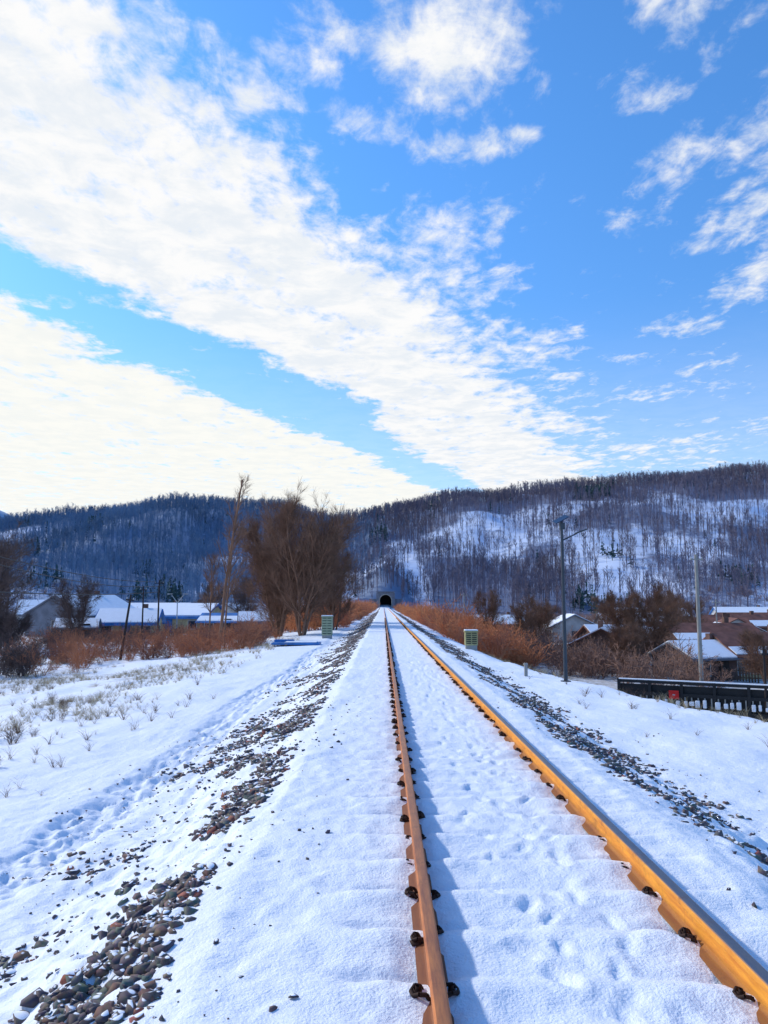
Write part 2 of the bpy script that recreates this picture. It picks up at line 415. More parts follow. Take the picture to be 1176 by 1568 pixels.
def boxes(name,L,mat,parent,bev=.0):
    V=[];F=[]
    for c,s in L:
        v,f=boxVF(c,s);o=len(V);V+=v;F+=[tuple(i+o for i in q) for q in f]
    ob=pmesh(name,V,F,mat,parent)
    if bev>0:
        m=ob.modifiers.new('b','BEVEL');m.width=bev;m.segments=2
    return ob
def tubeobj(name,S,mat,parent=None,sides=10,smooth=True):
    V,F_=tubes(S,sides);o=mesh_np(name,V,F_,mat,smooth)
    if parent:o.parent=parent
    return o

# ------------------------------------------------------------------ railway track
track=empty('railway_track')
prof=[(-.075,0),(-.075,.012),(-.03,.024),(-.010,.038),(-.0085,.09),(-.010,.128),(-.034,.138),(-.0365,.142),(-.0365,.164),(-.034,.1705),(-.027,.1745),(-.012,.176)]
prof=prof+[(-a,b) for a,b in prof[::-1]]
def rail(nm,cx,mat):
    ys=[-6,2,6,12,25,50,100,180,343];n=len(prof);V=[];F=[]
    for y in ys: V+=[(cx+a,y,b) for a,b in prof]
    for k in range(len(ys)-1):
        for i in range(n):
            j=(i+1)%n;F.append((k*n+i,k*n+j,(k+1)*n+j,(k+1)*n+i))
    return pmesh(nm,V,F,mat,track)
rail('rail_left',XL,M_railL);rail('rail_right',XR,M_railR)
L=[]
for k in range(-6,560):
    y=.3+.6*k
    L.append(((.995,y,-.085),(2.5,.24,.16)))
boxes('sleepers',L,M_conc,track)
def clip_geo():
    S=[]
    pts=[(.030,-.045,.018),(.045,-.05,.045),(.072,-.042,.055),(.098,-.018,.045),(.10,.018,.04),(.078,.04,.054),(.045,.045,.050),(.030,.04,.020)]
    for a,b in zip(pts[:-1],pts[1:]): S.append((*a,*b,.010,.010))
    S.append((.072,0,.0,.072,0,.072,.011,.011));S.append((.072,0,.042,.072,0,.060,.020,.020))
    V,F_=tubes(S,6)
    v,f=boxVF((.075,0,.012),(.08,.09,.03));f=np.array(f)+len(V)
    return np.concatenate([V,np.array(v)]),np.concatenate([F_,f])
CG=clip_geo()
P=[];ro=[]
for cx in (XL,XR):
    for sd in (-1,1):
        for k in range(-3,170):
            P.append((cx,.3+.6*k,.006));ro.append(0 if sd>0 else math.pi)
P=np.array(P);k=len(P);ro=np.array(ro)+RNG.normal(0,.15,k)
V,F_,_=scatter([CG],P+np.stack([RNG.normal(0,.006,k),RNG.normal(0,.025,k),RNG.normal(-.004,.009,k)],1),RNG.uniform(.85,1.12,k),ro)
o=mesh_np('rail_clips',V,F_,M_clip);o.parent=track

# ------------------------------------------------------------------ bare trees
def nrm(v):
    return v/(math.sqrt(v[0]*v[0]+v[1]*v[1]+v[2]*v[2])+1e-9)
def cross(a,b): return np.array([a[1]*b[2]-a[2]*b[1],a[2]*b[0]-a[0]*b[2],a[0]*b[1]-a[1]*b[0]])
def grow(S,r,p,d,L,rad,l,c):
    n=c['n'][l]
    for i in range(n):
        d=nrm(d+r.normal(0,c['wob'][l],3)+np.array([0,0,c['up'][l]]))
        q=p+d*L/n;r1=max(rad*(1-c['tap'][l]/n),c['rmin'])
        S.append((*p,*q,rad,r1))
        if l<c['max'] and (i+1)/n>c['start'][l]:
            kk=c['kids'][l];m=int(kk)+(r.random()<kk-int(kk))
            for _ in range(m):
                a=r.uniform(*c['ang'][l]);ax=nrm(cross(d,r.normal(0,1,3)))
                cd=nrm(d*math.cos(a)+ax*math.sin(a))
                if l==0: fr=.62+.5*math.sin(math.pi*(i+.5)/n)-.25*i/n
                else: fr=1-.45*(i/n)
                grow(S,r,p+(q-p)*r.random(),cd,L*c['ratio'][l]*fr*r.uniform(.7,1.15),max(r1*c['rr'][l],c['rmin']),l+1,c)
        p=q;rad=r1
def tree_cfg(**k):
    c=dict(n=[8,5,4,3,2],wob=[.07,.11,.15,.2,.2],up=[.03,.06,.05,.05,.05],tap=[.78,.8,.8,.7,.6],rmin=.007,max=3,start=[.22,.15,.15,.1,.1],
           kids=[2.0,1.9,1.7,0,0],ang=[(.4,.95),(.4,.9),(.4,.9),(.3,.8),(.4,1)],ratio=[.5,.55,.55,.55,.5],rr=[.5,.5,.55,.6,.6],twigs=2,tl=(.25,.6))
    c.update(k);return c
def make_tree(name,x,y,h,rad,cfg,seed,mat,stems=1,lean=(0,0),sp=.25):
    r=np.random.default_rng(seed);S=[]
    a0=r.uniform(0,6.28)
    for s in range(stems):
        a=a0+6.28*s/stems+r.normal(0,.3);k=(stems>1)*r.uniform(.35,1)
        d=nrm(np.array([lean[0]+sp*math.cos(a)*k,lean[1]+sp*math.sin(a)*k,1]))
        grow(S,r,np.array([.3*math.cos(a)*k,.3*math.sin(a)*k,-.2]),d,h*r.uniform(.82,1.0)*(1-.12*k),rad*(1 if s==0 else .75),0,cfg)
    S=np.array(S)
    base=S[S[:,6]<.02];T=[]
    for _ in range(cfg['twigs']):
        f=r.random((len(base),1));p=base[:,:3]*(1-f)+base[:,3:6]*f
        d=base[:,3:6]-base[:,:3];d/=np.linalg.norm(d,axis=1,keepdims=True)
        d=d+r.normal(0,.4,d.shape);d[:,2]+=.25;d/=np.linalg.norm(d,axis=1,keepdims=True)
        q=p+d*r.uniform(*cfg['tl'],(len(base),1))
        T.append(np.concatenate([p,q,np.full((len(p),1),cfg['rmin']*.8),np.full((len(p),1),cfg['rmin']*.4)],1))
    big=S[:,6]>.03
    V1,F1=tubes(S[big],7);V2,F2=tubes(S[~big],3);V3,F3=ribbons(np.concatenate(T),r)
    V=np.concatenate([V1,V2,V3]);F_=np.concatenate([F1,F2+len(V1),F3+len(V1)+len(V2)])
    o=mesh_np(name,V,F_,mat);o.location=(x,y,tz(x,y));return o
fan=tree_cfg(ratio=[.42,.5,.5,.5,.5],kids=[2.2,1.75,1.3,0,0],rmin=.0068,n=[9,5,4,3,2],up=[.025,.08,.08,.1,.05],twigs=2,tl=(.25,.75),rr=[.5,.55,.6,.6,.6],start=[.16,.15,.15,.1,.1])
make_tree('bare_tree',-6.9,66,12.4,.17,fan,11,M_bark,stems=6,sp=.46)
make_tree('bare_tree',-9.4,70,11.6,.15,fan,12,M_bark,stems=6,sp=.42)
make_tree('bare_tree',-5.0,78,9.2,.12,fan,13,M_bark,stems=5,sp=.34)
make_tree('bare_tree',-11.5,84,9.4,.12,fan,14,M_bark,stems=5,sp=.34)
slim=tree_cfg(rmin=.009,max=2,kids=[2.2,1.6,0,0,0],ratio=[.20,.5,.5,.5,.5],start=[.35,.1,.1,.1,.1],up=[.01,.14,.1,.1,.1],wob=[.025,.08,.12,.2,.2],twigs=2,tl=(.2,.6),n=[12,5,3,2,2])
make_tree('bare_tree',-12.2,58,15.6,.14,slim,21,M_bark,lean=(.10,0))
make_tree('bare_tree',-11.4,56,9.5,.08,slim,22,M_bark,lean=(-.03,0))
make_tree('bare_tree',-13.6,61,8.5,.08,slim,23,M_bark,lean=(-.02,0))
med=tree_cfg(rmin=.0082,kids=[2.1,1.8,1.3,0,0],ratio=[.42,.5,.5,.5,.5],twigs=1,tl=(.25,.6))
make_tree('bare_tree',-34.5,66,10.6,.16,med,31,M_bark2,stems=5,sp=.45)
make_tree('bare_tree',-37,75,11,.16,med,32,M_bark2,stems=5,sp=.35)
make_tree('bare_tree',-29.5,61,3.6,.07,med,33,M_bark2,stems=5,sp=.5)
make_tree('bare_tree',-33,84,6.5,.1,med,43,M_bark2,stems=4,sp=.4)
med2=tree_cfg(rmin=.0075,kids=[2.2,1.9,1.5,0,0],ratio=[.42,.5,.5,.5,.5],twigs=2,tl=(.25,.6))
make_tree('bare_tree',24.5,74,7.8,.13,med2,34,M_bark,stems=6,sp=.5)
make_tree('bare_tree',17.0,88,6.5,.10,med,35,M_bark,stems=4,sp=.4)
make_tree('bare_tree',12.5,95,7.8,.10,med,36,M_bark,stems=4,sp=.35)
make_tree('bare_tree',38,98,7.4,.12,med,37,M_bark,stems=4,sp=.4)
make_tree('bare_tree',20,104,7.4,.12,med,40,M_bark,stems=4,sp=.4)
make_tree('bare_tree',48,128,8.4,.12,med,41,M_bark,stems=4,sp=.4)
make_tree('bare_tree',32,110,7.4,.12,med,42,M_bark,stems=4,sp=.4)
make_tree('bare_tree',-19.5,110,8,.13,med,38,M_bark2,stems=4,sp=.35)
make_tree('bare_tree',-27,122,7.5,.13,med,39,M_bark2,stems=4,sp=.35)
make_tree('bare_tree',20.5,66,4.6,.08,med,44,M_bark,stems=5,sp=.5)
make_tree('bare_tree',29.5,60,4.4,.08,med,45,M_bark,stems=5,sp=.5)

def shrub_var(seed,h=1.0,n=13,max_=2):
    r=np.random.default_rng(seed);S=[]
    c=tree_cfg(n=[4,3,2,2,2],max=max_,rmin=.005,kids=[1.5,1.4,1,0,0],start=[.15,.1,.1,.1,.1],ratio=[.5,.5,.5,.5,.5],wob=[.12,.2,.2,.2,.2])
    for s in range(n):
        a=r.uniform(0,6.28);t_=r.uniform(0,.75)
        grow(S,r,np.array([.12*math.cos(a),.12*math.sin(a),-.05]),nrm(np.array([t_*math.cos(a),t_*math.sin(a),1])),h*r.uniform(.6,1),.012,0,c)
    return ribbons(np.array(S),r)
SV=[shrub_var(100+i) for i in range(6)]
def thicket(name,pts,smin,smax,mat,wide=1.0):
    pts=np.array(pts);k=len(pts);z=terrain(pts[:,0],pts[:,1])
    sc=RNG.uniform(smin,smax,k)
    V,F_,_=scatter(SV,np.stack([pts[:,0],pts[:,1],z],1),sc*wide,RNG.uniform(0,6.28,k),zs=sc)
    return mesh_np(name,V,F_,mat)
def rp(n,x0,x1,y0,y1): return np.stack([RNG.uniform(x0,x1,n),RNG.uniform(y0,y1,n)],1)
def clump(p,sc,th,seed):
    return p[fbm(p[:,0]*sc,p[:,1]*sc,3,seed)>th]
thicket('bare_shrub_thicket',clump(np.concatenate([rp(150,-24,-8,48,60),rp(260,-36,-7.5,60,88),rp(50,-29,-16,40,52)]),.28,.48,201),.5,2.1,M_shrub)
thicket('bare_shrub_thicket',np.concatenate([rp(9,-21,-18.5,40,43),rp(3,-23,-22,46,48),rp(26,-36,-14,62,86)]),1.0,2.4,M_bark2)
thicket('orange_brush_thicket',np.concatenate([rp(260,-9,-3.8,85,335),rp(80,-12,-5,80,140),rp(480,5.2,22,110,335),clump(rp(170,5.8,13,62,110),.25,.47,203)]),1.4,3.8,M_orange)
thicket('brown_brush_thicket',np.concatenate([clump(rp(140,11,20,72,100),.18,.48,204),clump(rp(420,12,70,105,230),.08,.5,205),rp(150,-80,-10,110,240),clump(rp(110,14,36,54,74),.25,.49,206),clump(rp(1100,20,190,215,330),.03,.46,207),clump(rp(500,-160,-12,200,320),.03,.45,208)]),1.2,3.4,M_twig)
def tuft_var(seed):
    r=np.random.default_rng(seed);S=[]
    for i in range(16):
        a=r.uniform(0,6.28);t_=r.uniform(.1,.9);p=np.array([.05*r.normal(),.05*r.normal(),-.02]);d=nrm(np.array([t_*math.cos(a),t_*math.sin(a),1.]))
        L_=r.uniform(.5,1);q=p+d*L_*.6;d2=nrm(d+np.array([0.3*math.cos(a),.3*math.sin(a),-.3]));S.append((*p,*q,.008,.006));q2=q+d2*L_*.4;S.append((*q,*q2,.006,.002))
    return ribbons(np.array(S),r)
TV=[tuft_var(i) for i in range(6)]
def tufts(name,pts,a,b,mat):
    k=len(pts);z=terrain(pts[:,0],pts[:,1]);sc=RNG.uniform(a,b,k)
    V,F_,_=scatter(TV,np.stack([pts[:,0],pts[:,1],z],1),sc*1.2,RNG.uniform(0,6.28,k),zs=sc)
    return mesh_np(name,V,F_,mat)
g=rp(16000,-30,-6.0,11,62);kk=(fbm(g[:,0]*.45,g[:,1]*.3,3,81)>.52)&(RNG.random(len(g))<.6);tufts('dry_grass',g[kk],.08,.42,M_grass)
g=rp(1500,6,14,16,50);kk=(g[:,0]>xedge(g[:,1])-.5)&(fbm(g[:,0]*.5,g[:,1]*.4,3,82)>.45);tufts('dry_grass',g[kk],.12,.35,M_grass)
g=np.concatenate([rp(75,-9,-4.6,8,22),rp(22,4.6,8,10,30),rp(150,-18,-6,14,40)]);tufts('dead_weeds',g,.12,.40,M_weed)
thicket('dead_weeds',np.concatenate([rp(12,-7.5,-5.6,10,14),rp(14,-14,-7,16,26),rp(3,7.6,8.3,14.5,16)]),.18,.42,M_weed)

def hill_tree(seed,conifer=False):
    r=np.random.default_rng(seed);S=[]
    if conifer:
        S.append((0,0,-.1,0,0,1,.03,.01))
        for i in range(26):
            z=r.uniform(.2,.98);a=r.uniform(0,6.28);L_=.26*(1.05-z)
            S.append((0,0,z,L_*math.cos(a),L_*math.sin(a),z-.06,.045,.03))
        return ribbons(np.array(S),r)
    d=np.array([r.normal(0,.03),0,1.]);S.append((0,0,-.1,d[0]*.55,0,.55,.014,.010));S.append((d[0]*.55,0,.55,d[0],0,1,.010,.004))
    for i in range(14):
        z=r.uniform(.35,.95);a=r.uniform(0,6.28);L_=.22*(1.2-z)+.05
        p=np.array([d[0]*z,0,z]);q=p+np.array([L_*math.cos(a)*.6,L_*math.sin(a)*.6,L_*1.1])
        S.append((*p,*q,.008,.004))
        q2=p+(q-p)*.6;S.append((*q2,*(q2+np.array([r.normal(0,.05),r.normal(0,.05),.10])),.006,.003))
    return ribbons(np.array(S),r)
HT=[hill_tree(i) for i in range(8)];HC=[hill_tree(i+30,True) for i in range(3)]
N=110000
x=RNG.uniform(-520,520,N);y=RNG.uniform(285,760,N)
m_,f_=forest_mask(x,y)
keep=(np.abs(x)<.62*y+25)&(RNG.random(N)<m_*.56*(f_>.2)) 
keep&=~((np.abs(x-1)<5.5)&(y<349))
x=x[keep];y=y[keep]
P=np.stack([x,y,terrain(x,y,False)],1);k=len(x)
left=(1-ss(x,-60,20))
def split(mask,name,var,mat,a,b):
    q=P[mask];n=len(q);sc=RNG.uniform(a,b,n)
    V,F_,_=scatter(var,q,sc,RNG.uniform(0,6.28,n),zs=sc)
    mesh_np(name,V,F_,mat)
M_f1=simple('forest_haze_blue',(.15,.25,.40),.9,.4,.02)  # distance haze put into the tree colour as blue
M_f2=simple('forest_haze_brown',(.17,.17,.25),.9,.4,.02,c2=(.14,.115,.145))  # purple-brown bark, pushed towards blue to paint in distance haze
M_con=simple('conifer_dark',(.06,.12,.13),.9,.4,.05)
con=(fbm(x/30,y/40,2,91)>.80)|(RNG.random(k)<.010)
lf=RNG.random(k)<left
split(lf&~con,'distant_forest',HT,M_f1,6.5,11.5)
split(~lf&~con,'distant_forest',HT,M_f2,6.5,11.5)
split(con,'distant_conifers',HC,M_con,4,9)

# ------------------------------------------------------------------ tunnel portal
tp=empty('tunnel_portal',(1.0,340,0))
def arch(r,h,n=14):
    return [(-r,-.3)]+[(-r*math.cos(math.pi*i/n),h+r*math.sin(math.pi*i/n)) for i in range(n+1)]+[(r,-.3)]
A=arch(2.55,3.3);n=len(A)
W,T=4.1,7.0
rect=[(-W,-.3)]
for i in range(15):
    t_=i/14
    if t_<.25: rect.append((-W,3.3+(T-3.3)*t_/.25))
    elif t_<=.75: rect.append((-W+2*W*(t_-.25)/.5,T))
    else: rect.append((W,T-(T-3.3)*(t_-.75)/.25))
rect.append((W,-.3))
V=[];F_=[]
for yy_ in (0,.8):
    V+=[(a,yy_,b) for a,b in A]+[(a,yy_,b) for a,b in rect]
for i in range(n-1):
    F_.append((i,i+1,n+i+1,n+i))
    F_.append((n+i,n+i+1,3*n+i+1,3*n+i))
    F_.append((i+1,i,2*n+i,2*n+i+1))
pmesh('portal_face',V,F_,M_portal,tp)
V=[(a,.8,b) for a,b in A]+[(a,6.3,b) for a,b in A];F_=[(i,i+1,n+i+1,n+i) for i in range(n-1)]+[tuple(range(n,2*n))]  # added black end face stands in for the unlit depth
pmesh('tunnel_bore',V,F_,M_dark,tp)
A2=arch(2.9,3.3);V=[(a,-.12,b) for a,b in A]+[(a,-.12,b) for a,b in A2]
V+=[(a,0.05,b) for a,b in A2]
pmesh('arch_ring',V,[(i,i+1,n+i+1,n+i) for i in range(n-1)]+[(n+i,n+i+1,2*n+i+1,2*n+i) for i in range(n-1)],M_conc,tp)
boxes('coping',[((0,.1,T+.16),(2*W+.4,1.3,.3))],M_portal,tp)
boxes('wing_walls',[((-W-1.6,2.5,1.9),(3.2,.6,4.4)),((W+1.6,2.5,1.9),(3.2,.6,4.4))],M_portal,tp)

# ------------------------------------------------------------------ houses
def house(name,x,y,w,d,h,rh,rz,wall,roofm,trim=None,snow=1.0,chim=True,win=3):
    e=empty(name,(x,y,tz(x,y)-.15),rz)
    a,b=w/2,d/2
    V=[(-a,-b,0),(a,-b,0),(a,b,0),(-a,b,0),(-a,-b,h),(a,-b,h),(a,b,h),(-a,b,h),(-a,0,h+rh),(a,0,h+rh)]
    pmesh('walls',V,[(0,1,5,4),(2,3,7,6),(1,2,6,9,5),(3,0,4,8,7)],wall,e)
    o=.45;sl=rh/b
    def slab(nm,t0,t1,mat,ex,y0f,y1f):
        V=[];F_=[]
        for sgn in(-1,1):
            yo=sgn*(b+ex)*y1f;yi=sgn*(b+ex)*y0f;z0=h+rh-sl*abs(yo);zi=h+rh-sl*abs(yi)
            k=len(V)
            V+=[(-a-ex,yo,z0+t0),(a+ex,yo,z0+t0),(a+ex,yi,zi+t0),(-a-ex,yi,zi+t0),(-a-ex,yo,z0+t1),(a+ex,yo,z0+t1),(a+ex,yi,zi+t1),(-a-ex,yi,zi+t1)]
            F_+=[tuple(k+i for i in q) for q in((0,1,2,3),(4,5,6,7),(0,1,5,4),(1,2,6,5),(3,0,4,7),(2,3,7,6))]
        return pmesh(nm,V,F_,mat,e)
    slab('roof',.02,.14,roofm,o,0,1)
    if snow>=.9: slab('roof_snow',.145,.25,M_snow,o-.12,0,snow)
    elif snow>0: slab('roof_snow',.145,.21,M_snow,o-.12,1-snow,1.0 if snow>.6 else .95)
    fr=[];gl=[]
    for s in(-1,1):
        for i in range(win):
            cx=-a+w*(i+.5)/win
            if i==win//2 and s<0: continue
            fr.append(((cx,s*(b+.02),h*.55),(1.3,.08,1.2)));gl.append(((cx,s*(b+.045),h*.55),(1.1,.08,1.0)))
        fr.append(((s*(a+.02),0,h*.55),(.08,1.3,1.2)));gl.append(((s*(a+.045),0,h*.55),(.08,1.1,1.0)))
    boxes('window_frames',fr,M_white,e);boxes('windows',gl,M_glass,e)
    cx=-a+w*(win//2+.5)/win
    boxes('door',[((cx,-b-.03,1.02),(.95,.1,2.0))],trim or M_wood,e)
    if trim: boxes('eave_trim',[((0,-b-o-.02,h-sl*o+.02),(w+.9,.05,.30)),((0,b+o+.02,h-sl*o+.02),(w+.9,.05,.30))],trim,e)
    if chim: boxes('chimney',[((a*.5,.5,h+rh+.1),(.5,.5,1.3))],M_brick,e)
    return e
house('grey_house',-37.5,98,10.5,9.0,2.6,2.3,R(72),M_wallg,M_wallg)
house('cream_house',-30.5,94,6.6,5.6,2.1,1.4,R(8),M_yellow,M_blue,M_blue)
house('blue_roof_house',-27.5,106,10.0,7,2.4,1.5,R(-12),M_yellow,M_blue,M_blue,snow=.95)
house('white_house',-21.5,120,8,6,2.4,1.4,R(60),M_white,M_wallg)
house('white_house',-50,120,11,7,2.8,1.9,R(20),M_white,M_wallg)
house('brick_house',-16,150,10,7,2.6,1.6,R(5),M_brick,M_wallg)
house('grey_house',-46,160,12,7,2.6,1.7,R(0),M_wallg,M_blue)
house('white_house',-75,190,14,8,2.8,1.8,R(5),M_white,M_wallg)
house('low_house',-34.5,88,4.0,3.2,1.6,.8,R(15),M_brick,M_wallg,chim=False,win=2)
house('low_house',-20.5,100,5,3.5,1.7,.9,R(-10),M_brick,M_blue,snow=.6,chim=False,win=2)
house('low_house',-15,96,5,3.5,1.7,.9,R(10),M_wallg,M_wallg,chim=False,win=2)
house('brick_house',22.4,79,8,6,2.2,1.5,R(70),M_brick,M_roofr,snow=.92)
house('low_house',26.8,66,6.0,5,1.9,1.1,R(20),M_brick,M_wallg)
house('cream_house',32.5,68,8,6,2.1,1.6,R(12),M_yellow,M_roofr,snow=.35)
house('brick_house',35,84,9,6,2.4,1.6,R(4),M_brick,M_roofr,snow=.4)
house('white_house',47,105,9,6.5,2.6,1.7,R(75),M_white,M_roofr,snow=.6)
house('brick_house',60,132,12,7,2.6,1.8,R(6),M_brick,M_roofr,snow=.5)
house('grey_house',45,140,12,7,2.6,1.7,R(0),M_wallg,M_wallg)
house('brick_house',76,160,14,7,2.6,1.9,R(-4),M_brick,M_roofr,snow=.5)
house('white_house',30,125,10,7,2.6,1.7,R(85),M_white,M_wallg)
house('brick_house',50,118,9,6,2.4,1.6,R(-10),M_brick,M_roofr,snow=.4)
house('brick_house',62,108,9,6,2.4,1.6,R(10),M_brick,M_roofr,snow=.3)
house('low_house',39,112,8,5,2.2,1.4,R(0),M_brick,M_roofr,snow=.5)
house('low_house',27,91,7,5,2.2,1.3,R(12),M_brick,M_roofr,snow=.9)
house('grey_house',70,205,18,8,3,2,R(3),M_wallg,M_roofr)
house('white_house',100,215,16,8,3,2,R(-5),M_white,M_blue)
house('low_house',22,150,9,6,2.4,1.5,R(5),M_wallg,M_wallg)
house('brick_house',58,180,14,7,2.6,1.8,R(3),M_brick,M_roofr,snow=.5)
def yard(name,x0,y0,x1,y1,h,mat):
    Lf=math.hypot(x1-x0,y1-y0);an=math.atan2(y1-y0,x1-x0);e=empty(name,(x0,y0,tz((x0+x1)/2,(y0+y1)/2)-.15),an)
    boxes('pickets',[((i*.22,0,h/2+RNG.uniform(-.06,.06)),(.12,.03,h)) for i in range(int(Lf/.22)) if RNG.random()<.93],mat,e)
    boxes('rails',[((Lf/2,.04,h*.3),(Lf,.05,.08)),((Lf/2,.04,h*.8),(Lf,.05,.08))],mat,e)
yard('wooden_fence',-36,85,-19,84,1.1,M_fence)
yard('wooden_fence',-19,84,-15,100,1.1,M_fence)
yard('wooden_fence',18,70,30,62,1.1,M_fence)
yard('wooden_fence',22,86,44,92,1.2,M_fence)
yard('wooden_fence',30,100,58,98,1.2,M_fence)

# ------------------------------------------------------------------ street furniture
lx,ly=5.95,25.6;lz=tz(lx,ly)
e=empty('solar_street_lamp',(lx,ly,lz))
tubeobj('pole',[(0,0,0,0,0,2.8,.065,.055),(0,0,2.8,0,0,5.25,.055,.045)],M_grey,e)
boxes('base_plate',[((0,0,.02),(.28,.28,.04))],M_grey,e)
tubeobj('arm',[(0,0,4.62,.5,-.05,4.86,.026,.024)],M_grey,e)
h_=boxes('lamp_head',[((0,0,0),(.42,.16,.05))],M_grey,e,.015);h_.location=(.62,-.06,4.92);h_.rotation_euler=(0,R(-20),0)
h_=boxes('solar_panel',[((0,0,0),(.50,.36,.03)),((0,0,-.05),(.12,.12,.08))],M_solar,e,.006);h_.location=(-.03,0,5.33);h_.rotation_euler=(R(20),R(-28),0)
h_=boxes('battery_box',[((0,0,0),(.16,.14,.22))],M_grey,e,.01);h_.location=(.02,0,5.1)
x_,y_=5.0,27.5
e=empty('marker_post',(x_,y_,tz(x_,y_)));boxes('post',[((0,0,.18),(.11,.11,.4)),((0,0,.42),(.13,.13,.08))],M_conc,e,.01)
def cabinet(name,x,y,w,h,mat):
    e=empty(name,(x,y,tz(x,y)))
    boxes('plinth',[((0,0,.08),(w*.9,.5,.3))],M_conc,e)
    boxes('body',[((0,0,.23+h/2),(w,.55,h))],mat,e,.015)
    boxes('louvres',[((-w*.23+ .46*w*j,-.285,.35+h*.85*i/6),(w*.38,.02,.05)) for i in range(7) for j in(0,1)],M_black,e)
    boxes('cap',[((0,0,.26+h),(w+.1,.65,.05))],mat,e)
    boxes('cap_snow',[((0,0,.33+h),(w+.05,.6,.07))],M_snow,e,.03)
cabinet('trackside_cabinet',-4.25,59,.8,1.35,M_cab)
cabinet('trackside_cabinet',5.0,44.5,.7,.75,M_cab2)
e=empty('blue_platform',(-5.5,49.5,tz(-5.5,49.5)))
boxes('deck',[((0,0,.12),(3.0,1.5,.12)),((-.9,.9,.22),(1.2,.6,.2))],M_blue,e,.01)
boxes('deck_snow',[((.3,.1,.21),(2.0,1.2,.05))],M_snow,e,.02)
boxes('legs',[((s*1.3,t_*.6,.0),(.1,.1,.2)) for s in(-1,1) for t_ in(-1,1)],M_blue,e)
def upole(name,x,y,h,r,mat,lean=0,bars=1,ln=1.2):
    z=tz(x,y);e=empty(name,(x,y,z));e.rotation_euler=(0,lean,R(10))
    tubeobj('pole',[(0,0,-.4,0,0,h,r,r*.65)],mat,e)
    boxes('crossarms',[((0,-.1,h-.35-.6*i),(ln,.09,.09)) for i in range(bars)],mat,e)
    boxes('insulators',[((s*ln*.42,-.1,h-.24-.6*i),(.07,.07,.14)) for i in range(bars) for s in(-1,1)],M_white,e,.01)
    return (x,y,z+h-.2)
upole('utility_pole',-17.3,51.5,4.3,.10,M_wood,R(7),1,.5)
upole('utility_pole',-22.9,74,5.4,.09,M_wood,0,1,.6)
A_=upole('utility_pole',-24.6,85,6.4,.11,M_wood,0,1,1.0)
B_=upole('utility_pole',-21.5,30,8.4,.12,M_wood,0,2,1.2)
upole('concrete_utility_pole',22.3,55,9.6,.17,M_conc,0,1,1.0)
upole('utility_pole',17.9,36.8,4.0,.08,M_wood,0,1,.4)
upole('utility_pole',36,84,6.5,.1,M_conc,0,1,1)
upole('utility_pole',12.5,120,7.5,.1,M_conc,0,1,1)
def wire(a,b,sag,r=.028,n=16):
    pts=[]
    for i in range(n+1):
        t_=i/n;p=np.array(a)*(1-t_)+np.array(b)*t_;p[2]-=sag*4*t_*(1-t_);pts.append(p)
    return [(*pts[i],*pts[i+1],r,r) for i in range(n)]
S=wire((A_[0]-.4,A_[1],A_[2]),(B_[0]-.5,B_[1],B_[2]-.4),.8)+wire((A_[0]+.4,A_[1],A_[2]-.4),(B_[0]+.5,B_[1],B_[2]-1.0),1.0)+wire((A_[0],A_[1],A_[2]-1.1),(B_[0],B_[1],B_[2]-3.4),.4,.034)
tubeobj('power_lines',S,M_black,None,4)
e=empty('twin_arm_street_lamp',(-25.2,95,tz(-25.2,95)))
tubeobj('pole',[(0,0,0,0,0,4.0,.08,.06),(0,0,4.0,-.75,0,5.0,.05,.04),(0,0,4.0,.75,0,5.0,.05,.04)],M_white,e)
boxes('heads',[((-.95,0,5.1),(.6,.2,.1)),((.95,0,5.1),(.6,.2,.1))],M_white,e,.02)

a=np.array([12.0,40.0]);b=np.array([27.0,31.5]);Lf=float(np.linalg.norm(b-a));ang=math.atan2(b[1]-a[1],b[0]-a[0])
e=empty('black_fence',(a[0],a[1],-4.2),ang)
n=int(Lf/1.5)
boxes('posts',[((i*1.5,0,1.15),(.14,.14,2.3)) for i in range(n+1)],M_black,e)
boxes('rails',[((Lf/2,.0,2.2),(Lf,.10,.14)),((Lf/2,0,1.62),(Lf,.10,.16)),((Lf/2,0,.5),(Lf,.10,.9))],M_black,e)
boxes('backing',[((Lf/2,.16,1.2),(Lf,.05,1.7))],M_black,e)
boxes('balusters',[((i*.3+.15,0,1.3),(.06,.06,.5)) for i in range(int(Lf/.3))],M_conc,e)
boxes('snow_caps',[((i*.3+.15+RNG.normal(0,.02),-.07,1.22+RNG.normal(0,.02)),(.18+RNG.uniform(-.05,.06),.2,.16+RNG.uniform(0,.22))) for i in range(int(Lf/.3)) if RNG.random()<.85]+[((Lf/2,0,2.3),(Lf,.16,.06))],M_snow,e,.03)
e2=empty('red_sign',(14.2,38.45,-2.55),ang)
boxes('board',[((0,0,0),(.46,.03,.40))],M_red,e2,.004);boxes('bar',[((0,-.018,0),(.12,.006,.05))],M_white,e2)

# ------------------------------------------------------------------ camera
cam=bpy.data.cameras.new('camera');co=bpy.data.objects.new('camera',cam);COL.objects.link(co)
cam.sensor_fit='VERTICAL';cam.sensor_height=36;cam.lens=27.1;cam.clip_end=6000;cam.clip_start=.05
co.location=(0,0,1.86);co.rotation_euler=(R(90+6.8),0,R(-.05))
scene.camera=co

# ------------------------------------------------------------------ light
AZ,EL=-58,33
sun=bpy.data.lights.new('sun','SUN');so=bpy.data.objects.new('sun',sun);COL.objects.link(so)
sun.energy=3.0;sun.angle=R(3);sun.color=(1,.95,.87)
d=Vector((math.sin(R(AZ))*math.cos(R(EL)),math.cos(R(AZ))*math.cos(R(EL)),math.sin(R(EL))))
so.rotation_euler=d.to_track_quat('Z','Y').to_euler()
so.location=(-20,20,30)

